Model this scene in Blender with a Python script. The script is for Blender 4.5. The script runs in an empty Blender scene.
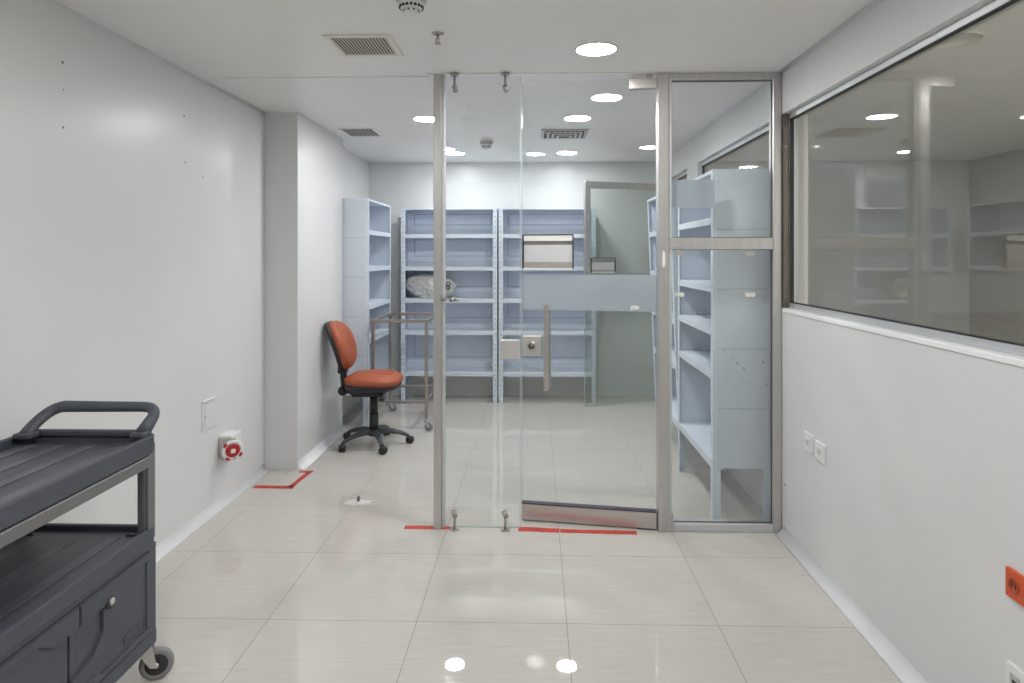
import bpy, bmesh, math, random
from mathutils import Vector, Matrix, noise
random.seed(7)
PI = math.pi
C = bpy.context.scene.collection

# ------------------------------------------------------------------ materials
def nt(name):
    m = bpy.data.materials.new(name); m.use_nodes = True
    t = m.node_tree; t.nodes.clear()
    out = t.nodes.new('ShaderNodeOutputMaterial')
    return m, t, t.nodes, t.links, out

def pbr(name, col, rough=0.5, metal=0.0, spec=0.5, bump=None, var=None, coat=0.0, stretch=None, trans=0.0, sss=None):
    """principled material; bump=(scale,strength), var=(scale, amount) mottles the colour"""
    m, t, N, L, out = nt(name)
    p = N.new('ShaderNodeBsdfPrincipled')
    p.inputs['Base Color'].default_value = (*col, 1)
    p.inputs['Roughness'].default_value = rough
    p.inputs['Metallic'].default_value = metal
    p.inputs['Specular IOR Level'].default_value = spec
    p.inputs['Coat Weight'].default_value = coat
    p.inputs['Transmission Weight'].default_value = trans
    L.new(p.outputs[0], out.inputs[0])
    tc = N.new('ShaderNodeTexCoord')
    mp = N.new('ShaderNodeMapping'); L.new(tc.outputs['Object'], mp.inputs[0])
    if stretch: mp.inputs['Scale'].default_value = stretch
    if var:
        n = N.new('ShaderNodeTexNoise'); n.inputs['Scale'].default_value = var[0]; n.inputs['Detail'].default_value = 5
        L.new(mp.outputs[0], n.inputs['Vector'])
        r = N.new('ShaderNodeMapRange'); r.inputs[1].default_value = .3; r.inputs[2].default_value = .7
        r.inputs[3].default_value = 1 - var[1]; r.inputs[4].default_value = 1 + var[1]
        L.new(n.outputs[0], r.inputs[0])
        v = N.new('ShaderNodeVectorMath'); v.operation = 'SCALE'
        v.inputs[0].default_value = col; L.new(r.outputs[0], v.inputs['Scale'])
        L.new(v.outputs[0], p.inputs['Base Color'])
    if bump:
        n = N.new('ShaderNodeTexNoise'); n.inputs['Scale'].default_value = bump[0]; n.inputs['Detail'].default_value = 4
        L.new(mp.outputs[0], n.inputs['Vector'])
        b = N.new('ShaderNodeBump'); b.inputs['Strength'].default_value = bump[1]; b.inputs['Distance'].default_value = .01
        L.new(n.outputs[0], b.inputs['Height']); L.new(b.outputs[0], p.inputs['Normal'])
    return m

def glass(name, tint, ior=1.5, gloss=(1, 1, 1)):
    """clear sheet: straight-through transparency with Fresnel reflection"""
    m, t, N, L, out = nt(name)
    geo = N.new('ShaderNodeNewGeometry')
    mr = N.new('ShaderNodeMapRange'); mr.inputs[3].default_value = ior; mr.inputs[4].default_value = 1 / ior
    L.new(geo.outputs['Backfacing'], mr.inputs[0])
    fr = N.new('ShaderNodeFresnel'); L.new(mr.outputs[0], fr.inputs['IOR'])
    tr = N.new('ShaderNodeBsdfTransparent'); tr.inputs[0].default_value = (*tint, 1)
    gl = N.new('ShaderNodeBsdfGlossy'); gl.inputs['Roughness'].default_value = 0.0; gl.inputs[0].default_value = (*gloss, 1)
    mx = N.new('ShaderNodeMixShader')
    L.new(fr.outputs[0], mx.inputs[0]); L.new(tr.outputs[0], mx.inputs[1]); L.new(gl.outputs[0], mx.inputs[2])
    L.new(mx.outputs[0], out.inputs[0])
    return m

def frosted(name, col):
    m, t, N, L, out = nt(name)
    r = N.new('ShaderNodeBsdfRefraction'); r.inputs['Roughness'].default_value = .5; r.inputs['IOR'].default_value = 1.45
    r.inputs[0].default_value = (*col, 1)
    tl = N.new('ShaderNodeBsdfTranslucent'); tl.inputs[0].default_value = (*col, 1)
    df = N.new('ShaderNodeBsdfDiffuse'); df.inputs[0].default_value = (.62, .65, .68, 1)
    a = N.new('ShaderNodeMixShader'); a.inputs[0].default_value = .25
    b = N.new('ShaderNodeMixShader'); b.inputs[0].default_value = .22
    L.new(r.outputs[0], a.inputs[1]); L.new(tl.outputs[0], a.inputs[2])
    L.new(a.outputs[0], b.inputs[1]); L.new(df.outputs[0], b.inputs[2]); L.new(b.outputs[0], out.inputs[0])
    return m

def emis(name, col, s):
    m, t, N, L, out = nt(name)
    e = N.new('ShaderNodeEmission'); e.inputs[0].default_value = (*col, 1); e.inputs[1].default_value = s
    L.new(e.outputs[0], out.inputs[0]); return m

def floor_mat():
    m, t, N, L, out = nt('polished_porcelain_tile')
    p = N.new('ShaderNodeBsdfPrincipled'); L.new(p.outputs[0], out.inputs[0])
    tc = N.new('ShaderNodeTexCoord'); sp = N.new('ShaderNodeSeparateXYZ'); L.new(tc.outputs['Object'], sp.inputs[0])
    def M(op, a, b=None, c=None):
        n = N.new('ShaderNodeMath'); n.operation = op
        for i, v in enumerate((a, b, c)):
            if v is None: continue
            if isinstance(v, (int, float)): n.inputs[i].default_value = v
            else: L.new(v, n.inputs[i])
        return n.outputs[0]
    u = M('DIVIDE', M('ADD', sp.outputs[0], .472 + 5.93), .593)
    v = M('DIVIDE', M('ADD', sp.outputs[1], -3.17 + 5.86), .586)
    fu = M('ABSOLUTE', M('SUBTRACT', M('FRACT', u), .5)); fv = M('ABSOLUTE', M('SUBTRACT', M('FRACT', v), .5))
    g = M('MAXIMUM', M('GREATER_THAN', fu, .5 - .0028), M('GREATER_THAN', fv, .5 - .0028))
    # per tile value
    cv = N.new('ShaderNodeCombineXYZ'); L.new(M('FLOOR', u), cv.inputs[0]); L.new(M('FLOOR', v), cv.inputs[1])
    wn = N.new('ShaderNodeTexWhiteNoise'); wn.noise_dimensions = '2D'; L.new(cv.outputs[0], wn.inputs['Vector'])
    # linen streaks running across
    mp = N.new('ShaderNodeMapping'); mp.inputs['Scale'].default_value = (2.2, 60, 1); L.new(tc.outputs['Object'], mp.inputs[0])
    n1 = N.new('ShaderNodeTexNoise'); n1.inputs['Scale'].default_value = 2.4; n1.inputs['Detail'].default_value = 6
    L.new(mp.outputs[0], n1.inputs['Vector'])
    n2 = N.new('ShaderNodeTexNoise'); n2.inputs['Scale'].default_value = 1.1; n2.inputs['Detail'].default_value = 4
    L.new(tc.outputs['Object'], n2.inputs['Vector'])
    k = M('ADD', M('MULTIPLY', M('SUBTRACT', n1.outputs[0], .5), .34), M('MULTIPLY', M('SUBTRACT', n2.outputs[0], .5), .10))
    k = M('ADD', k, M('MULTIPLY', M('SUBTRACT', wn.outputs[0], .5), .03))
    k = M('ADD', k, 1.0)
    vm = N.new('ShaderNodeVectorMath'); vm.operation = 'SCALE'; vm.inputs[0].default_value = (.56, .535, .495); L.new(k, vm.inputs['Scale'])
    mx = N.new('ShaderNodeMix'); mx.data_type = 'RGBA'
    L.new(g, mx.inputs['Factor']); L.new(vm.outputs[0], mx.inputs['A']); mx.inputs['B'].default_value = (.27, .235, .19, 1)
    L.new(mx.outputs['Result'], p.inputs['Base Color'])
    n3 = N.new('ShaderNodeTexNoise'); n3.inputs['Scale'].default_value = 3; n3.inputs['Detail'].default_value = 5
    L.new(tc.outputs['Object'], n3.inputs['Vector'])
    rr = M('ADD', M('MULTIPLY', n3.outputs[0], .02), .008); rr = M('ADD', rr, M('MULTIPLY', g, .5))
    L.new(rr, p.inputs['Roughness'])
    p.inputs['Specular IOR Level'].default_value = .55
    b = N.new('ShaderNodeBump'); b.inputs['Strength'].default_value = .25; b.inputs['Distance'].default_value = .002; b.invert = True
    L.new(g, b.inputs['Height']); L.new(b.outputs[0], p.inputs['Normal'])
    return m

def upright_mat():
    """blue-grey painted angle post with its column of small bolt holes"""
    m, t, N, L, out = nt('perforated_blue_grey_post')
    p = N.new('ShaderNodeBsdfPrincipled'); p.inputs['Roughness'].default_value = .42; L.new(p.outputs[0], out.inputs[0])
    tc = N.new('ShaderNodeTexCoord'); sp = N.new('ShaderNodeSeparateXYZ'); L.new(tc.outputs['Object'], sp.inputs[0])
    def M(op, a, b=None):
        n = N.new('ShaderNodeMath'); n.operation = op
        for i, v in enumerate((a, b)):
            if v is None: continue
            if isinstance(v, (int, float)): n.inputs[i].default_value = v
            else: L.new(v, n.inputs[i])
        return n.outputs[0]
    fz = M('ABSOLUTE', M('SUBTRACT', M('FRACT', M('DIVIDE', sp.outputs[2], .05)), .5))
    hz = M('LESS_THAN', fz, .085)
    hx = M('LESS_THAN', M('ABSOLUTE', M('SUBTRACT', M('ABSOLUTE', sp.outputs[0]), .018)), .008)
    g = M('MULTIPLY', hz, hx)
    mx = N.new('ShaderNodeMix'); mx.data_type = 'RGBA'; L.new(g, mx.inputs['Factor'])
    mx.inputs['A'].default_value = (.62, .69, .77, 1); mx.inputs['B'].default_value = (.33, .38, .45, 1)
    L.new(mx.outputs['Result'], p.inputs['Base Color'])
    return m

M_WALL = pbr('glossy_white_wall_paint', (.70, .706, .712), .30, spec=.45, bump=(3.5, .10), var=(1.6, .018))
M_CEIL = pbr('white_ceiling_paint', (.82, .815, .80), .38, spec=.4, bump=(2.5, .08), var=(1.3, .02))
M_COVE = pbr('white_vinyl_cove', (.88, .885, .90), .28, var=(4, .03))
M_FLOOR = floor_mat()
M_ALU = pbr('anodised_aluminium', (.58, .565, .56), .38, .8, var=(30, .06), stretch=(1, 1, .05))
M_ALU2 = pbr('pale_aluminium', (.66, .67, .69), .40, .6)
M_STEEL = pbr('brushed_stainless_steel', (.60, .57, .55), .30, .9, var=(60, .06), stretch=(.05, 1, 1))
M_SATIN = pbr('satin_lock_plate', (.62, .595, .58), .42, .55)
M_TUBE = pbr('stainless_tube', (.44, .40, .37), .34, .85)
M_DARKSTEEL = pbr('dark_bronze_steel', (.19, .17, .15), .38, .8, var=(12, .2), stretch=(3, 3, .3))
M_GLASS = glass('clear_greenish_glass', (.972, .983, .978))
M_GLASS2 = glass('green_tinted_glass', (.885, .91, .893))
M_WGLASS = glass('grey_window_glass', (.92, .925, .90), ior=1.5)
M_FROST = frosted('frosted_vinyl_film', (.86, .90, .93))
M_EDGE = pbr('pale_green_glass_edge', (.62, .72, .70), .2, trans=.3)
M_SH = pbr('blue_grey_shelf_paint', (.64, .70, .78), .42, var=(5, .03))
M_RIB = pbr('shelf_back_rib_paint', (.42, .48, .60), .45)
M_GAPSHADE = pbr('gap_shade_strip', (.30, .34, .39), .6)  # darker tone standing in for shadow in the side-panel gaps
M_SHB = pbr('blue_shelf_back_paint', (.74, .80, .92), .45, var=(3, .06))
M_SHS = pbr('grey_side_sheet_paint', (.60, .65, .72), .42, var=(3, .03))
M_UP = upright_mat()
M_WHITEP = pbr('white_plastic', (.78, .78, .77), .35)
M_CREAMP = pbr('cream_grille_paint', (.78, .76, .69), .45)
M_GREYP = pbr('grey_plastic', (.46, .46, .44), .4)
M_DARK = pbr('dark_void', (.025, .025, .027), .7)
M_REDP = pbr('red_socket_plastic', (.42, .015, .015), .35)
M_ORANGEP = pbr('orange_socket_plastic', (.62, .085, .02), .4)
M_ORANGED = pbr('dark_orange_inset', (.40, .06, .02), .5)
M_TAPE = pbr('red_floor_tape', (.50, .045, .03), .5, var=(25, .25))
M_TAPEW = pbr('masking_tape', (.72, .70, .66), .6)
M_PLASTER = pbr('loose_plaster_dust', (.66, .66, .66), .85, var=(60, .12), bump=(80, .5))
M_CART = pbr('charcoal_moulded_plastic', (.062, .070, .088), .45, bump=(350, .12), var=(4, .08))
M_CARTDECK = pbr('scuffed_charcoal_deck', (.058, .065, .080), .46, bump=(200, .10), var=(9, .28), stretch=(.9, .25, 1))
M_RIBDECK = pbr('worn_grey_deck_rib', (.085, .092, .108), .46, bump=(200, .1), var=(7, .3))
M_CARTPOST = pbr('grey_cart_extrusion', (.20, .20, .21), .38, .45)
M_ZINC = pbr('zinc_plated_steel', (.62, .62, .60), .35, .8)
M_TYRE = pbr('grey_rubber_tyre', (.24, .235, .24), .6)
M_BLACK = pbr('black_plastic', (.018, .018, .02), .45)
M_CHBASE = pbr('dark_grey_nylon', (.055, .06, .07), .42)
M_SEAT = pbr('burnt_orange_leatherette', (.36, .085, .034), .48, bump=(90, .25), var=(5, .14))
M_BAG = pbr('translucent_plastic_bag', (.70, .70, .67), .22, trans=.12, coat=.3, var=(9, .08))
M_BLACKINK = pbr('black_print', (.02, .02, .02), .5)
M_PAPER = pbr('pale_grey_paper', (.60, .60, .62), .5)
M_PAPERW = pbr('white_header_strip', (.80, .80, .79), .4)
M_TAUPE = pbr('taupe_holder_band', (.36, .345, .32), .45)
M_TAUPE2 = pbr('grille_interior', (.22, .21, .19), .7)
M_LAMP = emis('lit_diffuser', (1, .995, .985), 85)
M_LAMP2 = emis('dimmer_lit_diffuser', (.99, 1, 1), 56)
M_DROOM = pbr('taupe_side_room_paint', (.60, .58, .54), .6)

# ------------------------------------------------------------------ mesh helpers
def bm_(): return bmesh.new()

def box(b, x0, x1, y0, y1, z0, z1, bev=0, seg=1, mat=None):
    r = bmesh.ops.create_cube(b, size=1)
    vs = r['verts']
    for v in vs:
        v.co = Vector(((x0 + x1) / 2 + v.co.x * (x1 - x0), (y0 + y1) / 2 + v.co.y * (y1 - y0), (z0 + z1) / 2 + v.co.z * (z1 - z0)))
    if bev:
        es = list({e for v in vs for e in v.link_edges})
        g = bmesh.ops.bevel(b, geom=es, offset=bev, segments=seg, affect='EDGES', profile=.5)
        vs = list({v for f in g['faces'] for v in f.verts} | {v for v in vs if v.is_valid})
    if mat is not None:
        for v in vs: v.co = mat @ v.co
    return vs

def basis(d):
    d = d.normalized(); u = Vector((0, 0, 1)) if abs(d.z) < .95 else Vector((0, 1, 0))
    s = d.cross(u).normalized(); u = s.cross(d).normalized(); return s, u

def loft(b, rings, cap=True, smooth=True):
    R = [[b.verts.new(p) for p in r] for r in rings]
    n = len(R[0])
    for i in range(len(R) - 1):
        for j in range(n):
            f = b.faces.new((R[i][j], R[i][(j + 1) % n], R[i + 1][(j + 1) % n], R[i + 1][j])); f.smooth = smooth
    if cap:
        b.faces.new(list(reversed(R[0]))); b.faces.new(R[-1])

def tube(b, pts, r, n=12, r2=None, cap=True):
    """sweep an ellipse (r sideways, r2 upward) along pts; r may be a list"""
    pts = [Vector(p) for p in pts]; rings = []
    prev = None
    for i, p in enumerate(pts):
        d = (pts[min(i + 1, len(pts) - 1)] - pts[max(i - 1, 0)])
        s, u = basis(d)
        if prev is not None and s.dot(prev) < 0: s, u = -s, -u
        if prev is not None:
            dn = d.normalized(); s = (prev - dn * prev.dot(dn)).normalized(); u = s.cross(dn).normalized()
        prev = s
        ra = r[i] if isinstance(r, (list, tuple)) else r
        rb = (r2[i] if isinstance(r2, (list, tuple)) else r2) if r2 is not None else ra
        rings.append([p + s * ra * math.cos(a) + u * rb * math.sin(a) for a in [2 * PI * k / n for k in range(n)]])
    loft(b, rings, cap)

def cyl(b, p0, p1, r0, r1=None, n=20):
    r1 = r0 if r1 is None else r1
    p0, p1 = Vector(p0), Vector(p1); s, u = basis(p1 - p0)
    def ring(p, r): return [b.verts.new(p + s * r * math.cos(2 * PI * k / n) + u * r * math.sin(2 * PI * k / n)) for k in range(n)]
    A, B = ring(p0, r0), ring(p1, r1)
    for j in range(n):
        f = b.faces.new((A[j], A[(j + 1) % n], B[(j + 1) % n], B[j])); f.smooth = True
    b.faces.new(list(reversed(A))); b.faces.new(B)

def lathe(b, prof, axis_p=(0, 0, 0), axis_d=(0, 0, 1), n=28, smooth=True, ring=False):
    """prof: list of (radius, height)"""
    P, d = Vector(axis_p), Vector(axis_d).normalized(); s, u = basis(d)
    rings = []
    for r, h in prof:
        rr = max(r, 1e-5)
        rings.append([b.verts.new(P + d * h + s * rr * math.cos(2 * PI * k / n) + u * rr * math.sin(2 * PI * k / n)) for k in range(n)])
    for i in range(len(rings) - 1):
        for j in range(n):
            f = b.faces.new((rings[i][j], rings[i][(j + 1) % n], rings[i + 1][(j + 1) % n], rings[i + 1][j])); f.smooth = smooth
    if ring:
        for j in range(n): b.faces.new((rings[-1][j], rings[-1][(j + 1) % n], rings[0][(j + 1) % n], rings[0][j]))
    else:
        b.faces.new(list(reversed(rings[0]))); b.faces.new(rings[-1])

def prism(b, poly, d, origin=(0, 0, 0), ax=(1, 0, 0), ay=(0, 1, 0), bev=0):
    """polygon in plane (ax, ay) extruded by vector d"""
    O, ax, ay, d = Vector(origin), Vector(ax), Vector(ay), Vector(d)
    A = [b.verts.new(O + ax * x + ay * y) for x, y in poly]
    B = [b.verts.new(v.co + d) for v in A]
    n = len(A); fs = []
    fs.append(b.faces.new(list(reversed(A)))); fs.append(b.faces.new(B))
    for j in range(n): fs.append(b.faces.new((A[j], A[(j + 1) % n], B[(j + 1) % n], B[j])))
    if bev:
        bmesh.ops.recalc_face_normals(b, faces=fs)
        es = list({e for f in (fs[0], fs[1]) for e in f.edges})
        bmesh.ops.bevel(b, geom=es, offset=bev, segments=2, affect='EDGES')

def rrect(x0, x1, y0, y1, r, n=6):
    pts = []
    for cx, cy, a0 in ((x1 - r, y1 - r, 0), (x0 + r, y1 - r, 90), (x0 + r, y0 + r, 180), (x1 - r, y0 + r, 270)):
        for k in range(n + 1):
            a = math.radians(a0 + 90 * k / n); pts.append((cx + r * math.cos(a), cy + r * math.sin(a)))
    return pts

def frame_prism(b, outer, inner, z0, z1):
    n = len(outer); V = lambda p, z: b.verts.new((p[0], p[1], z))
    o0, o1 = [V(p, z0) for p in outer], [V(p, z1) for p in outer]
    i0, i1 = [V(p, z0) for p in inner], [V(p, z1) for p in inner]
    for j in range(n):
        k = (j + 1) % n
        for q in ((o0[j], o0[k], o1[k], o1[j]), (i0[k], i0[j], i1[j], i1[k]), (o1[j], o1[k], i1[k], i1[j]), (o0[k], o0[j], i0[j], i0[k])):
            b.faces.new(q)

def superell(b, rx, ry, rz, e1=.5, e2=.6, nu=36, nv=18, warp=None):
    def sp(c, e): return math.copysign(abs(c) ** e, c)
    rings = []
    for i in range(1, nv):
        ph = -PI / 2 + PI * i / nv
        ring = []
        for j in range(nu):
            th = 2 * PI * j / nu
            p = Vector((rx * sp(math.cos(ph), e1) * sp(math.cos(th), e2), ry * sp(math.cos(ph), e1) * sp(math.sin(th), e2), rz * sp(math.sin(ph), e1)))
            if warp: p = warp(p)
            ring.append(p)
        rings.append(ring)
    loft(b, rings)

def obj(name, b, mat, parent=None, recalc=True, label=None, bevel=0):
    if recalc: bmesh.ops.recalc_face_normals(b, faces=b.faces)
    me = bpy.data.meshes.new(name); b.to_mesh(me); b.free()
    me.materials.append(mat)
    o = bpy.data.objects.new(name, me); C.objects.link(o)
    if parent: o.parent = parent
    if label: o['label'] = label
    if bevel:
        md = o.modifiers.new('bevel', 'BEVEL'); md.width = bevel; md.segments = 2; md.limit_method = 'ANGLE'
    return o

def thing(name, label, cat, loc=(0, 0, 0), rz=0, group=None):
    o = bpy.data.objects.new(name, None); C.objects.link(o); o.empty_display_size = .05
    o.location = loc; o.rotation_euler = (0, 0, rz)
    o['label'] = label; o['category'] = cat
    if group: o['group'] = group
    return o

def tag(o, label, cat, group=None):
    o['label'] = label; o['category'] = cat
    if group: o['group'] = group
    return o

def struct(name, b, mat, label=None, parent=None):
    o = obj(name, b, mat, parent, label=label)
    if parent is None: o['kind'] = 'structure'; o['category'] = name.split('_')[0]
    return o

def sempty(name, label, cat, loc=(0, 0, 0), rz=0):
    o = thing(name, label, cat, loc, rz); o['kind'] = 'structure'; return o

def dup(root, loc, rz, label, group=None):
    r = root.copy(); C.objects.link(r); r.location = loc; r.rotation_euler = (0, 0, rz); r['label'] = label
    if group: r['group'] = group
    for ch in list(root.children):
        c = ch.copy(); C.objects.link(c); c.parent = r
        for g in list(ch.children):
            d = g.copy(); C.objects.link(d); d.parent = c
    return r

# ------------------------------------------------------------------ room shell (x right, y into the room, z up; camera at x=0,y=0)
XL, XR, H = -1.83, 1.285, 2.41
YF, YP, YC, YJ, YB = -1.7, 3.49, 4.38, 5.42, 6.78      # wall behind the viewer, glass partition, column, jog, far wall
SILL, HEAD = 1.175, 2.185

b = bm_(); box(b, -2.0, 4.6, YF - .1, YB + .15, -.12, 0); struct('floor', b, M_FLOOR, 'polished pale beige floor tiles with thin joints')
b = bm_(); box(b, -2.0, 4.6, YF - .1, YB + .15, H, H + .1); ceiling = struct('ceiling', b, M_CEIL, 'smooth off-white painted ceiling')
b = bm_(); box(b, XL + .001, -.58, YP + .02, YP + .085, H - .004, H + .004); box(b, -.58, XR - .001, YP - .035, YP + .030, H - .005, H + .004)
struct('trim_1', b, M_CEIL, 'shallow ceiling seam above the glass partition')

b = bm_()
prism(b, [(-2.0, YF), (XL, YF), (XL, YC), (-1.605, YC), (-1.61, YJ), (-1.735, YJ + .01), (-1.735, YB), (-2.0, YB)], (0, 0, H))
wl = struct('wall_left', b, M_WALL, 'glossy white left wall with a shallow projecting column')
b = bm_()
for y, z, r in ((2.491, 2.195, .006), (2.496, 2.09, .003), (2.494, 1.944, .005), (3.366, 2.174, .006), (3.387, 2.06, .003), (3.377, 1.933, .005), (3.56, 1.88, .004)):
    cyl(b, (XL - .002, y, z), (XL + .0012, y, z), r, n=9)
obj('wall_mark', b, pbr('grey_chip', (.22, .21, .2), .8), wl)
b = bm_(); box(b, -2.0, 4.6, YB, YB + .15, 0, H); struct('wall_back', b, M_WALL, 'white far wall behind the shelving')
b = bm_(); box(b, -2.0, 4.6, YF - .1, YF, 0, H); struct('wall_front', b, M_WALL, 'white wall behind the viewer')

# right wall with three window openings
TW = .13
wins = [(-1.0, 3.45), (3.56, 5.25), (5.62, 6.40)]
b = bm_()
box(b, XR, XR + TW, YF, YB, 0, SILL)
box(b, XR, XR + TW, YF, YB, HEAD, H)
ed = [YF] + [v for w in wins for v in w] + [YB]
for i in range(0, len(ed), 2): box(b, XR, XR + TW, ed[i], ed[i + 1], SILL, HEAD)
wr = struct('wall_right', b, M_WALL, 'white right wall under and around the long window')
b = bm_(); cyl(b, (XR - .0012, 3.42, .265), (XR + .001, 3.42, .265), .006, n=9)
cyl(b, (XR - .0012, 1.95, .05), (XR + .001, 1.95, .05), .004, n=8); obj('wall_mark', b, pbr('grey_chip_b', (.12, .12, .12), .8), wr)

for i, (y0, y1) in enumerate(wins):
    lab = ['long grey window in the right wall beside the viewer', 'interior window behind the glass partition above the side shelving', 'small far window in the right wall near the back corner'][i]
    e = sempty('window_%d' % (i + 1), lab, 'window', (XR, (y0 + y1) / 2, SILL))
    hy = (y1 - y0) / 2; hz = HEAD - SILL
    b = bm_(); xg = .055; t = .028
    for (a0, a1, c0, c1) in ((-hy, hy, 0, t), (-hy, hy, hz - t, hz), (-hy, -hy + t * .6, t, hz - t), (hy - t * .35, hy, t, hz - t)):
        box(b, xg - .022, xg + .022, a0, a1, c0, c1, .002)
    obj('window_frame', b, M_ALU2, e)
    b = bm_(); box(b, xg - .003, xg + .003, -hy + .016, hy - .008, t - .004, hz - t + .004); obj('pane', b, M_WGLASS, e)
    b = bm_()
    for (a0, a1, c0, c1) in ((-hy, hy, t, t + .004), (-hy, hy, hz - t - .004, hz - t), (hy - t * .35 - .005, hy - t * .35, t, hz - t)):
        box(b, xg - .0225, xg - .003, a0, a1, c0, c1)
    obj('gasket', b, M_BLACK, e)
    if i == 0:
        b = bm_(); box(b, .001, .032, hy - .004, hy - .0005, 0, hz); box(b, -.0005, .004, hy - .012, hy + .028, 0, hz)
        jm = obj('end_jamb', b, M_DARKSTEEL, e, label='dark brushed metal end jamb')
        b = bm_(); cyl(b, (.016, hy - .006, hz - .17), (.016, hy - .0035, hz - .17), .007, n=14); cyl(b, (.016, hy - .006, .06), (.016, hy - .0035, .06), .004, n=10)
        obj('screw_head', b, M_TUBE, jm)
        b = bm_(); box(b, -.006, .02, -hy, hy, -.022, -.002, .003); obj('window_sill', b, M_COVE, e)

# side room seen dimly through the window
b = bm_(); box(b, 4.4, 4.6, YF, YB, 0, H); struct('wall_side', b, M_DROOM, 'dim taupe wall of the neighbouring room')
b = bm_(); lathe(b, [(.118, 0), (.118, -.004), (.112, -.007), (.112, -.004), (0, -.004)], (1.86, 2.98, H + .0005)); o = obj('ceiling_cover', b, M_CREAMP)
tag(o, 'round flat cover on the ceiling seen behind the long window', 'cover')

# curved cove skirtings
def cove(name, p0, p1, nrm, r=.046, lab=None):
    b = bm_(); p0, p1, n = Vector((*p0, 0)), Vector((*p1, 0)), Vector((*nrm, 0))
    pr = [(0, 0), (r, 0)] + [(r - r * math.sin(a), r - r * math.cos(a)) for a in [PI / 2 * k / 8 for k in range(1, 9)]] + [(-.002, r + .004)]
    pr[0] = (-.002, 0)
    A = [b.verts.new(p0 + n * x + Vector((0, 0, z + .0005))) for x, z in pr]; B = [b.verts.new(p1 + n * x + Vector((0, 0, z + .0005))) for x, z in pr]
    m = len(A)
    for j in range(m):
        f = b.faces.new((A[j], A[(j + 1) % m], B[(j + 1) % m], B[j])); f.smooth = 1 <= j <= 9
    b.faces.new(list(reversed(A))); b.faces.new(B)
    o = struct(name, b, M_COVE, lab); return o
cove('baseboard_left', (XL, YF), (XL, YC), (1, 0), lab='white coved skirting along the left wall')
cove('baseboard_column', (-1.604, YC + .002), (-1.609, YJ), (1, 0), .05, lab='white coved skirting beside the office chair')
cove('baseboard_right', (XR, YF), (XR, 3.45), (-1, 0), lab='white coved skirting along the right wall')
# small coved ceiling trim
def ccove(name, p0, p1, nx, r=.018, lab=None):
    b = bm_()
    pr = [(-.001, .001), (-.001, -r)] + [(r - r * math.cos(a), -r + r * math.sin(a)) for a in [PI / 2 * k / 6 for k in range(1, 7)]] + [(r, .001)]
    A = [b.verts.new((p0[0] + nx * x, p0[1], H - .0005 + z)) for x, z in pr]; B = [b.verts.new((p1[0] + nx * x, p1[1], H - .0005 + z)) for x, z in pr]
    m = len(A)
    for j in range(m): b.faces.new((A[j], A[(j + 1) % m], B[(j + 1) % m], B[j])).smooth = True
    b.faces.new(list(reversed(A))); b.faces.new(B)
    struct(name, b, M_WALL, lab)
ccove('trim_2', (XL, YF), (XL, YC), 1, lab='coved ceiling trim on the left wall')
ccove('trim_3', (-1.605, YC), (-1.61, YJ), 1, lab='coved ceiling trim beyond the column')
ccove('trim_4', (XR, YF), (XR, YP - .03), -1, lab='coved ceiling trim on the right wall')

# ------------------------------------------------------------------ ceiling fittings
def downlight(x, y, lab):
    e = thing('ceiling_light', lab, 'ceiling light', (x, y, H), group='round recessed ceiling lights')
    b = bm_(); lathe(b, [(.090, .001), (.101, .001), (.101, -.003), (.097, -.006), (.090, -.006)], n=40, ring=True)
    obj('trim_ring', b, M_WHITEP, e)
    b = bm_(); lathe(b, [(.0895, .0), (.0895, -.0045), (.0, -.0046)], n=40); obj('diffuser', b, M_LAMP, e)
    return e
L0 = downlight(.28, 3.06, 'largest lit round ceiling light, in front of the glass door')
dup(L0, (.29, 4.60, H), 0, 'lit round ceiling light just in front of the dark louvred vent')
dup(L0, (-.765, 4.60, H), 0, 'lit round ceiling light left of the aluminium post, beyond the partition')
for x, lab in ((-.765, 'lit round ceiling light above the left back shelving near the far wall'), (.29, 'lit round ceiling light above the right back shelving near the far wall')):
    r = dup(L0, (x, 6.16, H), 0, lab)
    d_ = next(c for c in r.children if c.name.startswith('diffuser')); d_.data = d_.data.copy(); d_.data.materials[0] = M_LAMP2
for x, y in ((.26, 1.12), (-.82, 1.08)):
    dup(L0, (x, y, H), 0, 'lit round ceiling light overhead beside the viewer, mirrored in the glass')
for x, y in ((3.1, .5), (3.1, -.9), (2.7, 1.5), (3.9, 2.2), (3.9, 1.0), (2.3, -.2)):  # extra lamps added to brighten the side room behind the window
    dup(L0, (x, y, H), 0, 'added round ceiling light brightening the neighbouring room beyond the long window')

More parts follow.
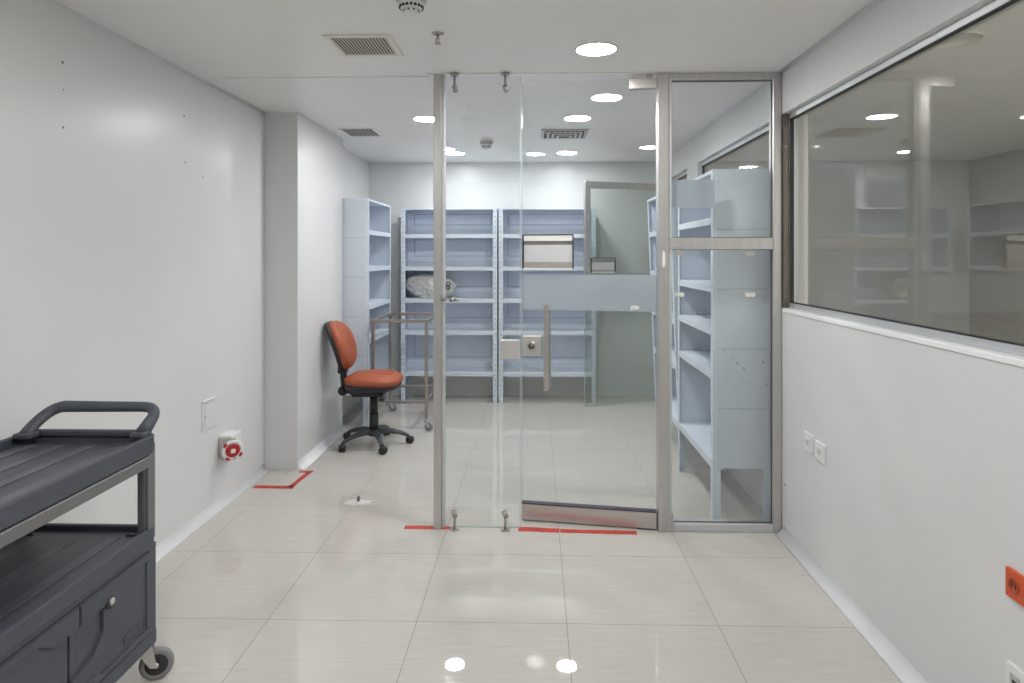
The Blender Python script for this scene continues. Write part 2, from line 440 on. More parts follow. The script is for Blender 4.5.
# exhaust grilles
def vent(loc, w, d, mfr, mbl, lab, n, axis='y', border=.035, grid=False, back=None):
    e = thing('ceiling_vent', lab, 'vent', loc)
    b = bm_(); bo = border
    for (x0, x1, y0, y1) in ((-w, w, -d, -d + bo), (-w, w, d - bo, d), (-w, -w + bo, -d + bo, d - bo), (w - bo, w, -d + bo, d - bo)):
        box(b, x0, x1, y0, y1, -.008, .001)
    obj('frame', b, mfr, e, bevel=.002)
    b = bm_(); box(b, -w + bo, w - bo, -d + bo, d - bo, -.0005, .0005); obj('backing', b, back or M_DARK, e)
    b = bm_()
    iw, idp = w - bo, d - bo
    if axis == 'y' and not grid:
        for k in range(n):
            x = -iw + 2 * iw * (k + .5) / n
            m = Matrix.Translation((x, 0, -.0045)) @ Matrix.Rotation(math.radians(35), 4, 'Y')
            box(b, -.95 * iw / n, .95 * iw / n, -idp, idp, -.0008, .0008, mat=m)
    if grid:
        for k in range(1, n):
            x = -iw + 2 * iw * k / n; box(b, x - .0016, x + .0016, -idp, idp, -.003, -.0015)
            y = -idp + 2 * idp * k / n; box(b, -iw, iw, y - .0025, y + .0025, -.0028, -.0013)
    obj('louvres', b, mbl, e)
    return e
vent((-.785, 2.985, H), .150, .150, M_CREAMP, M_CREAMP, 'square cream louvred ceiling grille left of the glass door', 17, border=.026, back=M_TAUPE2)
vent((-1.365, 5.08, H), .13, .17, M_WHITEP, M_WHITEP, 'small dark egg-crate ceiling grille above the office chair', 7, border=.014, grid=True)
e = thing('ceiling_vent', 'square four-way ceiling diffuser with dark concentric louvres behind the glass door', 'vent', (.222, 5.19, H))
b = bm_()
for k, (s, z) in enumerate(((.18, 0), (.138, -.006), (.10, -.012), (.062, -.018))):
    for (x0, x1, y0, y1) in ((-s, s, -s, -s + .022), (-s, s, s - .022, s), (-s, -s + .022, -s + .022, s - .022), (s - .022, s, -s + .022, s - .022)):
        box(b, x0, x1, y0, y1, z - .012, z - (.008 if k else -.001))
for k in range(9):
    x = -.15 + .0375 * k; box(b, x - .004, x + .004, -.168, -.150, -.030, -.004)
obj('louvres', b, M_GREYP, e)
b = bm_(); box(b, -.158, .158, -.158, .158, -.007, .0005); obj('backing', b, M_DARK, e)

def smoke(x, y, lab, s=1.0):
    e = thing('smoke_detector', lab, 'smoke detector', (x, y, H))
    b = bm_(); lathe(b, [(.060 * s, .001), (.060 * s, -.012), (.055 * s, -.022), (.050 * s, -.026), (.0, -.026)]); obj('base', b, M_GREYP, e)
    b = bm_(); lathe(b, [(.048 * s, -.0255), (.048 * s, -.036), (.040 * s, -.048), (.036 * s, -.049)], n=28); obj('body', b, M_WHITEP, e)
    b = bm_(); lathe(b, [(.030 * s, -.048), (.030 * s, -.058), (.020 * s, -.066), (.0, -.067)], n=28); obj('chamber', b, M_WHITEP, e)
    b = bm_()
    for k in range(18):
        a = 2 * PI * k / 18; m = Matrix.Rotation(a, 4, 'Z')
        box(b, .036 * s, .0455 * s, -.0048, .0048, -.0475, -.037, mat=m)
        if k % 2: box(b, .024 * s, .0305 * s, -.003, .003, -.0600, -.0545, mat=m)
    obj('slots', b, M_DARK, e)
smoke(-.462, 2.42, 'round white smoke detector at the top edge of the photo')
smoke(-.42, 5.55, 'small smoke detector seen through the fixed glass panel', .9)
e = thing('fire_sprinkler', 'small metal sprinkler head hanging from the ceiling right of the cream grille', 'sprinkler', (-.425, 2.83, H))
b = bm_(); lathe(b, [(.026, .001), (.026, -.003), (.012, -.010), (.010, -.010)]); obj('rosette', b, M_TUBE, e)
b = bm_(); cyl(b, (0, 0, -.009), (0, 0, -.022), .006)
for s in (-1, 1): tube(b, [(s * .004, 0, -.02), (s * .009, 0, -.028), (s * .008, 0, -.038), (0, 0, -.044)], .0018, 8)
cyl(b, (0, 0, -.022), (0, 0, -.044), .002, n=8); obj('frame', b, M_TUBE, e)
b = bm_(); cyl(b, (0, 0, -.044), (0, 0, -.0465), .014); obj('deflector', b, M_TUBE, e)

# ------------------------------------------------------------------ glass partition
gp = thing('glass_partition', 'fixed clear glass panel with its aluminium post between opening and door', 'glass partition', (-.32, YP, 0))
b = bm_(); box(b, -.222, -.180, -.035, .03, 0, H - .006, .002); obj('post', b, M_ALU, gp)
b = bm_(); box(b, -.179, -.164, -.018, .018, 0, H - .006, .002); obj('glazing_channel', b, M_ALU2, gp)
b = bm_(); box(b, -.166, .235, -.005, .005, .004, H - .012); obj('pane', b, M_GLASS, gp)
b = bm_(); box(b, .2345, .2375, -.0052, .0052, .004, H - .012); box(b, -.16, .2345, -.0052, .0052, .0005, .0038); obj('pane_edge', b, M_EDGE, gp)
for dx in (-.11, .158):
    b = bm_(); cyl(b, (dx, -.035, .0), (dx, -.035, .006), .024); cyl(b, (dx, -.035, .006), (dx, -.035, .064), .0065)
    cyl(b, (dx + .004, -.035, .066), (dx - .007, -.035, .10), .013); cyl(b, (dx, -.035, .082), (dx, -.004, .086), .007); obj('floor_clamp', b, M_TUBE, gp)
    b = bm_(); cyl(b, (dx, -.035, H - .006), (dx, -.035, H - .013), .024); cyl(b, (dx, -.035, H - .013), (dx, -.035, H - .07), .0065)
    cyl(b, (dx - .003, -.035, H - .066), (dx + .007, -.035, H - .10), .013); cyl(b, (dx, -.035, H - .086), (dx, -.004, H - .09), .007); obj('ceiling_clamp', b, M_TUBE, gp)
b = bm_(); cyl(b, (-.180, -.03, 1.215), (-.12, -.03, 1.213), .0055); box(b, -.184, -.178, -.045, -.015, 1.20, 1.23, .002); cyl(b, (-.138, -.03, 1.214), (-.112, -.03, 1.213), .011); cyl(b, (-.112, -.03, 1.213), (-.086, -.03, 1.213), .008)
cyl(b, (-.12, -.03, 1.214), (-.12, -.004, 1.214), .006); obj('side_clamp', b, M_TUBE, gp)
b = bm_(); box(b, .132, .2345, -.022, -.0055, .898, .999, .003, 2); box(b, .132, .2345, .0055, .022, .898, .999, .003, 2); obj('strike_plate', b, M_SATIN, gp)

# framed sidelight on the right
sl = thing('framed_sidelight', 'tall aluminium-framed fixed glazing with a mid rail, right of the glass door', 'glass partition', (.98, YP, 0))
b = bm_(); box(b, -.339, -.285, -.04, .035, 0, H - .006, .002); obj('hinge_post', b, M_ALU, sl)
b = bm_(); box(b, -.284, -.268, -.032, .03, .05, H - .04, .002); obj('left_stile', b, M_ALU2, sl)
b = bm_(); box(b, -.290, -.262, -.043, -.036, .0, .10, .002); obj('corner_bracket', b, M_ALU, sl)
b = bm_(); box(b, .258, .303, -.034, .03, 0, H - .006, .003); obj('right_stile', b, M_ALU, sl)
b = bm_(); box(b, -.284, .258, -.034, .03, H - .042, H - .006, .003); obj('head_rail', b, M_ALU, sl)
b = bm_(); box(b, -.284, .258, -.036, .03, 1.487, 1.541, .003); box(b, -.284, .258, -.039, -.034, 1.480, 1.489); obj('mid_rail', b, M_ALU, sl)
b = bm_(); box(b, -.284, .258, -.034, .03, 0, .042, .003); obj('sill_rail', b, M_ALU2, sl)
b = bm_(); box(b, -.268, .259, -.004, .004, .040, 1.489); obj('lower_pane', b, M_GLASS, sl)
b = bm_(); box(b, -.268, .259, -.004, .004, 1.539, H - .04); obj('upper_pane', b, M_GLASS, sl)
b = bm_()
for (z0, z1) in ((.0425, 1.4795), (1.542, H - .043)):
    for (x0, x1, a0, a1) in ((.2555, .258, z0, z1), (-.264, .2555, z0, z0 + .002), (-.264, .2555, z1 - .0022, z1)):
        box(b, x0, x1, -.012, -.0045, a0, a1)
obj('gasket', b, M_DARK, sl)
b = bm_(); box(b, -.262, -.034, .0042, .0062, 1.700, 1.848); obj('reflection_patch', b, M_FROST, sl)  # pale frosted sheet standing in for a reflection in the upper pane
for (tx, tz, w) in ((-.222, 1.458, .024), (.150, 1.458, .026), (-.222, 1.242, .026), (.150, 1.242, .027)):
    b = bm_(); box(b, tx - w, tx + w * .9, -.0050, -.0042, tz - .011, tz + .010); obj('tape_scrap', b, M_TAPEW, sl)
b = bm_(); prism(b, [(0, 0), (.012, 0), (.016, .03), (.013, .075), (.006, .088), (0, .08), (-.003, .04)], (0, -.0006, 0), (-.318, -.0402, 1.385), (1, 0, 0), (0, 0, 1))
obj('peeled_patch', b, M_PAPERW, sl)

# swing door, local x runs from the hinge towards the free edge, y = away from viewer
DA = math.radians(9)
dw = .722
d1 = sempty('door_1', 'frameless clear glass door standing slightly ajar with a steel bottom rail', 'door', (.637, YP - .004, 0), PI - DA)
# local frame: x towards free edge (world -x), y -> world -y (towards viewer)
b = bm_(); box(b, .004, dw, -.005, .005, .096, 2.385); obj('pane', b, M_GLASS, d1)
b = bm_(); box(b, dw - .0002, dw + .0025, -.0052, .0052, .099, 2.385); obj('pane_edge', b, M_EDGE, d1)
b = bm_(); box(b, .0, dw, -.020, .020, .006, .094, .003); obj('bottom_rail', b, M_STEEL, d1)
b = bm_(); box(b, .0, dw, -.021, .021, .0943, .0985); box(b, .0, .10, -.018, .018, .001, .0055); obj('rail_gasket', b, pbr('dark_violet_gasket', (.06, .05, .07), .5), d1)
b = bm_(); box(b, .005, .145, -.022, -.0055, 2.33, 2.384, .002); box(b, .005, .145, .0055, .022, 2.33, 2.384, .002); box(b, .02, .05, -.006, .006, 2.3845, H - .006)
obj('top_pivot_fitting', b, M_STEEL, d1)
b = bm_(); box(b, .003, dw - .002, .0055, .0066, 1.150, 1.344); obj('frosted_band', b, M_FROST, d1)
b = bm_(); cx, cz = dw - .022, 1.327
box(b, cx - .004, cx - .001, .0068, .0074, cz - .010, cz + .010); box(b, cx + .002, cx + .005, .0068, .0074, cz - .010, cz + .010)
tube(b, [(cx + .016 - .005 * math.sin(a), .0071, cz + .013 * math.cos(a)) for a in [PI * k / 8 for k in range(9)]][::-1], .0011, 6)
tube(b, [(cx - .015 + .005 * math.sin(a), .0071, cz + .013 * math.cos(a)) for a in [PI * k / 8 for k in range(9)]], .0011, 6)
obj('printed_mark', b, M_PAPERW, d1)
b = bm_(); box(b, .09, .135, .0068, .0074, 1.160, 1.182); obj('tape_scrap', b, M_TAPEW, d1)
# lock
b = bm_(); box(b, dw - .112, dw - .004, .0055, .022, .90, 1.008, .003, 2); box(b, dw - .112, dw - .004, -.022, -.0055, .90, 1.008, .003, 2); lk = obj('lock_case', b, M_SATIN, d1)
b = bm_(); lathe(b, [(.027, .022), (.027, .026), (.021, .029), (.019, .026)], (dw - .056, 0, .954), (0, 1, 0), 28); obj('escutcheon', b, M_STEEL, lk)
b = bm_(); lathe(b, [(.017, .022), (.017, .030), (.0, .030)], (dw - .056, 0, .954), (0, 1, 0), 20); obj('key_cylinder', b, M_DARKSTEEL, lk)
# pull handle: flat-faced bars both sides
hx = dw - .140
for s, nm in ((1, 'pull_handle'), (-1, 'pull_handle')):
    b = bm_(); y = s * .048
    box(b, hx - .013, hx + .013, y - .009, y + .009, .72, 1.185, .004, 2)
    for z in (.79, 1.115): cyl(b, (hx, s * .0055, z), (hx, y - s * .008, z), .008)
    obj(nm, b, M_STEEL, d1)

def doc_holder(M, w, z0, z1, y0, lab, full=True):
    """shallow wall holder: dark side channels, white header, pale sheet, taupe base band; local x along door"""
    e = thing('document_holder', lab, 'document holder', M[0], M[1])
    h = z1 - z0; s = 1
    b = bm_(); box(b, 0, w, y0, y0 + .005, 0, h); obj('back_plate', b, M_TAUPE, e)
    b = bm_(); box(b, 0, .005, y0, y0 + .024, -.004, h + .004, .001); box(b, w - .005, w, y0, y0 + .024, -.004, h + .004, .001); box(b, .005, w - .005, y0, y0 + .020, h, h + .004); obj('side_channel', b, M_BLACK, e)
    b = bm_(); box(b, .006, w - .006, y0 + .006, y0 + .018, h * .82, h - .002, .001); obj('header_strip', b, M_PAPERW if full else M_TAUPE, e)
    b = bm_(); box(b, .006, w - .006, y0 + .005, y0 + .010, h * .18, h * .70, .001); obj('sheet', b, M_PAPER, e)
    b = bm_(); box(b, .006, w - .006, y0 + .005, y0 + .020, .002, h * .17, .001); obj('base_band', b, M_TAUPE, e)
    b = bm_(); box(b, .004, w - .004, y0, y0 + .022, -.005, .0015); obj('lip', b, M_PAPERW, e)
    return e
hp = Vector((.637, YP - .004, 0)); dd = Vector((math.cos(PI - DA), math.sin(PI - DA), 0))
p = hp + dd * (dw - .285)
doc_holder(((p.x, p.y, 1.378), PI - DA), .278, 0, .180, .0066, 'larger paper holder on the front glass door just above the frosted band')

# second glass door, far right of back room
q0, q1 = Vector((1.235, 6.565, 0)), Vector((.462, 6.262, 0))
ang = math.atan2(q1.y - q0.y, q1.x - q0.x); w2 = (q1 - q0).length
d2 = sempty('door_2', 'greenish glass door standing open in the back room beside the shelving', 'door', (q0.x, q0.y, 0), ang)
b = bm_(); box(b, 0, w2, -.004, .004, .012, 2.12); obj('pane', b, M_GLASS2, d2)
b = bm_(); box(b, w2 - .055, w2 + .002, -.02, .02, 1.20, 2.155, .002); box(b, 0, w2 - .055, -.02, .02, 2.09, 2.155, .002); obj('upper_frame', b, M_ALU, d2)
b = bm_(); box(b, w2 - .001, w2 + .002, -.0045, .0045, .012, 1.199); box(b, 0, w2, -.0045, .0045, .006, .0125); obj('pane_edge', b, M_EDGE, d2)
b = bm_(); cyl(b, (.02, 0, .0), (.02, 0, .02), .02); cyl(b, (w2 - .10, 0, .0), (w2 - .10, 0, .012), .010); obj('floor_pivot', b, M_TUBE, d2)
b = bm_(); box(b, .0, w2 - .056, .0045, .0055, 1.05, 1.268); obj('frosted_band', b, M_FROST, d2)
p = q0 + (q1 - q0).normalized() * (w2 - .058 - .262)
doc_holder(((p.x, p.y, 1.285), ang), .262, 0, .135, .0045, 'smaller paper holder on the far glass door in the back room', False)

# ------------------------------------------------------------------ shelving
def shelf_unit(lab, loc, rz, w, d=.31, h=1.915, levels=(.30, .705, 1.02, 1.335, 1.655), marks=False, tilt=0, panel=(False, False)):
    """local x across the front, y back; origin at front left foot"""
    e = thing('shelving_unit', lab, 'shelving unit', loc, rz, group='blue-grey metal shelving units'); e.rotation_euler = (0, tilt, rz)
    u, t = .042, .004
    for (cx, sx) in ((0, 1), (w, -1)):
        for (cy, sy) in ((0, 1), (d, -1)):
            b = bm_()
            x0, x1 = sorted((0, sx * u)); y0, y1 = sorted((0, sy * t)); box(b, x0, x1, y0, y1, 0, h)
            x0, x1 = sorted((0, sx * t)); y0, y1 = sorted((sy * t, sy * u)); box(b, x0, x1, y0, y1, 0, h)
            o = obj('upright', b, M_UP, e); o.location = (cx, cy, 0)
    lo = levels[0] - .03
    for sx, x in ((0, t + .001), (1, w - t - .004)):
        b = bm_()
        n = 5
        for k in range(n):
            z0 = lo + (h - lo) * k / n; z1 = lo + (h - lo) * (k + 1) / n - (.003 if k < n - 1 else 0)
            box(b, x, x + .003, t, d - t, z0, z1)
        box(b, x + .0008, x + .0022, t, d - t, lo, h)
        if panel[sx]:                                   # smooth outer sheet covering the angle posts
            xo = -.0025 if sx == 0 else w + .0005
            for k in range(n):
                z0 = lo + (h - lo) * k / n; z1 = lo + (h - lo) * (k + 1) / n - (.003 if k < n - 1 else 0)
                box(b, xo, xo + .002, .022, d - .002, z0, z1)
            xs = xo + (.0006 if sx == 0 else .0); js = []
            for k in range(1, n):  # dark strips painting the shadow between stacked sheets
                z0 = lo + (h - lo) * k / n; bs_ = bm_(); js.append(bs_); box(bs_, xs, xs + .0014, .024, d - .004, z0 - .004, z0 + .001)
        sp = obj('side_panel', b, M_SHS, e)
        for bs_ in (js if panel[sx] else ()): obj('gap_shade_strip', bs_, M_GAPSHADE, sp)
        if marks and panel[sx]:
            xo = -.0028 if sx == 0 else w + .0022; chip = pbr('dark_scratch', (.12, .14, .17), .7)
            for (yy, zz, rr) in ((.06, .93, .004), (.10, .90, .003), (.13, .865, .006), (.165, .835, .006), (.15, .78, .003), (.07, .79, .003), (.24, .93, .003), (.27, .87, .006), (.22, .90, .003), (.285, .75, .005), (.20, .76, .003), (.12, .73, .003), (.09, .84, .003)):
                ln = rr * 1.2; bb = bm_()
                tube(bb, [(xo, yy - ln, zz + ln), (xo, yy + ln, zz - ln)], rr * .35, 6)
                obj('paint_chip', bb, chip, sp)
    b = bm_(); box(b, t + .004, w - t - .004, d - .008, d - .005, lo, h - .01)
    bp = obj('back_panel', b, M_SHB, e); b = bm_()
    for k in range(len(levels)):                        # pressed rectangular panels of the back sheet
        z0 = levels[k] + .10; z1 = (levels[k + 1] if k + 1 < len(levels) else h) - .045
        if z1 - z0 > .06:
            for (a0, a1, c0, c1) in ((.075, w - .075, z0, z0 + .008), (.075, w - .075, z1 - .008, z1), (.075, .083, z0, z1), (w - .083, w - .075, z0, z1)):
                box(b, a0, a1, d - .0105, d - .0078, c0, c1)
    obj('back_rib', b, M_RIB, bp)
    zs = list(levels) + [h - .002]
    for k, z in enumerate(zs):
        b = bm_(); top = k == len(zs) - 1
        box(b, .002, w - .002, .003, d - .010, z - .002, z)
        box(b, .003 if top else .043, w - (.003 if top else .043), -.001, .002, z - (.018 if top else .038), z)
        box(b, .043, w - .043, .002, .014, z - .038, z - .036) if not top else None
        box(b, .006, w - .006, d - .014, d - .010, z - .035, z + (.0 if top else .055))
        obj('shelf', b, M_SH, e)
    return e
S1 = shelf_unit('blue-grey metal shelving unit on the back wall holding the plastic bag', (-1.325, 6.41, 0), 0, .945)
shelf_unit('empty blue-grey shelving unit on the back wall right of the one with the bag', (-.365, 6.41, 0), 0, .950)
# left unit faces +x : local x -> world -y?  rotate so that front faces +x
shelf_unit('blue-grey shelving unit against the left wall behind the office chair', (-1.402, 5.445, 0), PI / 2, .86, .30, 1.925, (.305, .74, 1.03, 1.35, 1.66), panel=(True, False))
# right units face -x
shelf_unit('nearest blue-grey shelving unit with chipped side panel behind the sidelight glass', (.958, 4.455, 0), -PI / 2, .875, .315, 1.915, (.325, .81, 1.05, 1.285, 1.655), marks=True, panel=(False, True))
shelf_unit('blue-grey shelving unit on the right, second from the glass, leaning slightly', (.985, 5.39, 0), -PI / 2, .90, .29, 1.90, (.30, .70, 1.01, 1.325, 1.635)).rotation_euler = (math.radians(2.3), 0, -PI / 2)

# plastic bag on the shelf
b = bm_(); bmesh.ops.create_icosphere(b, subdivisions=5, radius=1)
for v in b.verts:
    p = v.co.copy()
    r = 1 + .28 * (noise.noise(p * 1.3 + Vector((3, 1, 2)))) 
    rid = 1 - abs(noise.noise(p * 3.1 + Vector((9, 2, 1)))) * 2
    rid2 = 1 - abs(noise.noise(p * 6.5 + Vector((1, 5, 7)))) * 2
    rid3 = 1 - abs(noise.noise(Vector((p.x * 11, p.y * 11, p.z * 15)) + Vector((4, 4, 1)))) * 2
    r += .13 * rid + .09 * rid2 + .045 * rid3 - .05
    q = Vector((p.x * .198 * r, p.y * .112 * r, p.z * .145 * r))
    if q.x > .10: q.z *= .9; q.z += (q.x - .10) * .18
    if q.z < -.092: q.z = -.092 + (q.z + .092) * .03
    v.co = q
for f in b.faces: f.smooth = True
bag = obj('plastic_bag', b, M_BAG); bag.location = (-1.05, 6.560, 1.022 + .094)
bag_me = bag.data
tag(bag, 'crumpled pale plastic bag lying on the middle shelf of the back unit', 'bag')
b = bm_()
from mathutils.bvhtree import BVHTree
bv = BVHTree.FromPolygons([v.co for v in bag_me.vertices], [tuple(p.vertices) for p in bag_me.polygons])
for z in (.045, .010):
    pts = []
    for k in range(15):
        a = 2 * PI * k / 14; x_, z_ = .178 + .018 * math.cos(a), z + .016 * math.sin(a)
        hit = bv.ray_cast(Vector((x_, -1, z_)), Vector((0, 1, 0)))[0]
        if hit: pts.append(hit + Vector((0, -.001, 0)))
    if len(pts) > 3: tube(b, pts, .0065, 6)
obj('printed_symbol', b, M_BLACKINK, bag)

# ------------------------------------------------------------------ stainless trolley frame
tr = thing('trolley_frame', 'empty stainless steel trolley frame on casters between chair and shelving', 'trolley', (-1.125, 5.715, 0))
tx, ty, th = .222, .325, .918; r = .0135
def sq(b, x0, x1, y0, y1, z0, z1): box(b, x0, x1, y0, y1, z0, z1, .002)
for sx in (-1, 1):
    for sy in (-1, 1):
        b = bm_(); sq(b, sx * tx - r, sx * tx + r, sy * ty - r, sy * ty + r, .105, th - .0275); obj('leg', b, M_TUBE, tr)
        cs = thing('x', 'x', 'x'); bpy.data.objects.remove(cs)
        b = bm_(); a = .5 * sx + .8 * sy
        m = Matrix.Translation((sx * tx, sy * ty, 0)) @ Matrix.Rotation(a, 4, 'Z')
        cyl(b, m @ Vector((0, 0, .085)), m @ Vector((0, 0, .108)), .012); box(b, -.02, .02, -.016, .016, .078, .086, .001, mat=m)
        for s in (-1, 1): prism(b, [(-.012, .082), (.016, .082), (.030, .038), (.020, .028), (.008, .045)], m.to_3x3() @ Vector((0, s * .002, 0)), m @ Vector((0, s * .014, 0)), m.to_3x3() @ Vector((1, 0, 0)), (0, 0, 1))
        ca = obj('caster', b, M_ZINC, tr)
        b = bm_(); lathe(b, [(.018, -.011), (.030, -.011), (.035, -.007), (.035, .007), (.030, .011), (.018, .011)], m @ Vector((.022, 0, .036)), m.to_3x3() @ Vector((0, 1, 0)), 24); obj('wheel', b, M_TYRE, ca)
b = bm_()
for s in (-1, 1):
    sq(b, -tx - .02, tx + .02, s * ty - r, s * ty + r, th - .026, th); sq(b, s * tx - r, s * tx + r, -ty + r, ty - r, th - .026, th)
obj('top_rail', b, M_TUBE, tr)
b = bm_()
for s in (-1, 1):
    sq(b, -tx + r, tx - r, s * ty - .010, s * ty + .010, .225, .247); sq(b, s * tx - .010, s * tx + .010, -ty + r, ty - r, .225, .247)
obj('lower_rail', b, M_TUBE, tr)

# ------------------------------------------------------------------ office chair (local +x = the way it faces)
ch = thing('office_chair', 'armless burnt-orange swivel chair on a black five-star base by the left wall', 'chair', (-1.238, 4.985, 0), math.radians(-1))
cr = math.radians(-1)
b = bm_()
def wseat(p):
    t = p.x / .225
    z = p.z * (1.0 - .12 * t * t)
    z -= .020 * max(0, t) ** 3
    z -= .004 * math.exp(-((abs(p.y) - .0) / .004) ** 2) * 0
    return Vector((p.x, p.y * (1 + .06 * t), z))
superell(b, .208, .222, .050, .75, .62, 44, 18, wseat)
o = obj('seat', b, M_SEAT, ch); o.location = (.000, 0, .508)
b = bm_()
def wpan(p): return Vector((p.x, p.y, max(p.z, -.03)))
superell(b, .200, .210, .040, .55, .62, 36, 10)
o2 = obj('seat_shell', b, M_BLACK, ch); o2.location = (.0, 0, .466)
for y in (-.055, .055):
    b = bm_(); tube(b, [(-.15 + .3 * k / 10, y, .0475 * (1 - ((-.15 + .3 * k / 10) / .26) ** 2 * .35) - .0005) for k in range(11)], .0016, 6); obj('seam', b, pbr('dark_seam_thread', (.25, .05, .02), .6), o)  # stitching lines, darker than the leatherette
b = bm_(); box(b, -.165, .085, -.075, .075, .375, .450, .022, 3); cyl(b, (-.04, -.07, .41), (-.04, .07, .41), .028); obj('mechanism', b, M_BLACK, ch)
b = bm_(); tube(b, [(.055, -.04, .425), (.075, -.12, .418), (.10, -.17, .41)], .006, 8); cyl(b, (.10, -.17, .415), (.10, -.17, .395), .007); lathe(b, [(.010, .0), (.022, -.012), (.020, -.024), (.0, -.026)], (.10, -.17, .398)); obj('tilt_lever', b, M_BLACK, ch)
# back bracket
b = bm_()
tube(b, [(-.10, 0, .42), (-.18, 0, .412), (-.225, 0, .43), (-.232, 0, .50), (-.245, 0, .60), (-.285, 0, .72)], [.040, .040, .042, .040, .036, .030], 12, [.024, .026, .030, .026, .020, .014])
box(b, -.272, -.208, -.042, .042, .545, .610, .012, 2); cyl(b, (-.225, -.06, .42), (-.225, .06, .42), .036); obj('back_bracket', b, M_BLACK, ch)
b = bm_(); lathe(b, [(.020, 0), (.024, .006), (.024, .028), (.016, .034)], (-.225, -.058, .42), (0, -1, 0), 12); obj('adjusting_knob', b, M_BLACK, ch)
# backrest: local pieces, y across, z up
def wback(p):
    t = p.z / .195
    w = 1 - .16 * max(0, -t) - .10 * max(0, t) ** 2
    x = p.x + .030 * (p.y / .2) ** 2 - .045 * t * t * .55
    return Vector((x, p.y * w, p.z))
b = bm_(); superell(b, .050, .175, .192, .72, .80, 40, 22, wback); bc = obj('backrest', b, M_SEAT, ch); bc.location = (-.238, 0, .768); bc.rotation_euler = (0, math.radians(-19), 0)
b = bm_(); superell(b, .032, .172, .198, .65, .78, 36, 20, wback); bs = obj('backrest_shell', b, M_BLACK, ch); bs.location = (-.270, 0, .760); bs.rotation_euler = (0, math.radians(-19), 0)
# column and base
b = bm_(); cyl(b, (0, 0, .33), (0, 0, .40), .019); cyl(b, (0, 0, .235), (0, 0, .375), .029); cyl(b, (0, 0, .10), (0, 0, .245), .037, .032); obj('gas_column', b, M_BLACK, ch)
b = bm_(); lathe(b, [(.030, .070), (.045, .075), (.045, .112), (.034, .122), (.0, .122)]); hub = obj('base_hub', b, M_CHBASE, ch)
for k in range(5):
    a = math.radians(224 + 72 * k) - cr; c, s = math.cos(a), math.sin(a)
    b = bm_(); pts = [(.02, .100), (.08, .107), (.15, .100), (.21, .085), (.25, .068), (.262, .055)]
    tube(b, [(q[0] * c, q[0] * s, q[1]) for q in pts], [.028, .026, .023, .020, .018, .016], 10, [.024, .022, .019, .016, .014, .012]); obj('base_arm', b, M_CHBASE, ch)
    b = bm_(); ca = a + .9; px, py = .262 * c, .262 * s; ax = Vector((-math.sin(ca), math.cos(ca), 0)); off = Vector((math.cos(ca), math.sin(ca), 0)) * .012
    cyl(b, (px, py, .042), (px, py, .062), .008)
    for s2 in (-1, 1):
        pr = [(.0, 0), (.023, 0), (.029, .004), (.029, .013), (.023, .019), (0, .020)]
        lathe(b, pr, Vector((px, py, .0292)) + off + ax * s2 * .005, ax * s2, 20)
    bx = Vector((px, py, .03)) + off
    cyl(b, bx - ax * .005, bx + ax * .005, .0235)
    obj('caster', b, M_BLACK, ch)

# ------------------------------------------------------------------ utility cart (local y = away from viewer)
ct = thing('utility_cart', 'large charcoal plastic service cart with handle and lockable cabinet at lower left', 'cart', (-1.525, 1.785, 0), 0)
cw, cl = .235, .425
def tray(b, zt, rim, skirt, r=.035):
    box(b, -cw + .012, cw - .012, -cl + .012, cl - .012, zt - .012, zt)
    o = rrect(-cw, cw, -cl, cl, r); i = rrect(-cw + .020, cw - .020, -cl + .020, cl - .020, r - .012)
    frame_prism(b, o, i, zt - skirt, zt + rim)
b = bm_(); tray(b, .815, .028, .033); ut = obj('top_tray', b, M_CART, ct, bevel=.006)
b = bm_()
for x in (-.15, -.05, .05, .15): box(b, x - .016, x + .016, -cl + .05, cl - .07, .8165, .8190, .0012)
obj('deck_ribs', b, M_RIBDECK, ut)
b = bm_(); box(b, -cw + .021, cw - .021, -cl + .021, cl - .021, .8140, .8165); obj('deck', b, M_CARTDECK, ut)
b = bm_(); prism(b, [(-cw + .006, .835), (cw - .006, .835), (cw - .03, .856), (-cw + .03, .856)], (0, .024, 0), (0, cl - .028, 0), (1, 0, 0), (0, 0, 1)); obj('end_lip', b, M_CART, ct, bevel=.005)
b = bm_()
def bez(p0, p1, p2, n=7):
    return [(Vector(p0) * (1 - t) ** 2 + Vector(p1) * 2 * t * (1 - t) + Vector(p2) * t * t) for t in [k / n for k in range(n + 1)]]
path = [Vector((-cw + .055, cl - .065, .845)), Vector((-cw + .056, cl - .050, .858))]
path += bez((-cw + .060, cl - .030, .875), (-cw + .075, cl + .025, .918), (-cw + .120, cl + .030, .924))
path += bez((cw - .070, cl + .030, .924), (cw - .026, cl + .030, .924), (cw - .022, cl + .010, .898))
path += [Vector((cw - .028, cl - .015, .872)), Vector((cw - .036, cl - .040, .845))]
tube(b, path, [.024, .024] + [.022] * 8 + [.018] * 8 + [.022, .024], 16, [.017, .017] + [.017] * 8 + [.0165] * 8 + [.017, .017]); obj('push_handle', b, M_CART, ct)
for x0, x1, y0 in ((-cw + .026, -cw + .086, cl - .085), (cw - .062, cw - .010, cl - .068)):
    b = bm_(); box(b, x0, x1, y0, y0 + .052, .838, .858, .007, 3); obj('handle_mount', b, M_CART, ct)
for s in (-1, 1):
    b = bm_(); prism(b, rrect(-.010, .010, .736, .778, .009, 4), (0, 2 * cl - .09, 0), (s * (cw - .014), -cl + .045, 0), (1, 0, 0), (0, 0, 1)); obj('side_rail', b, M_CARTPOST, ct)
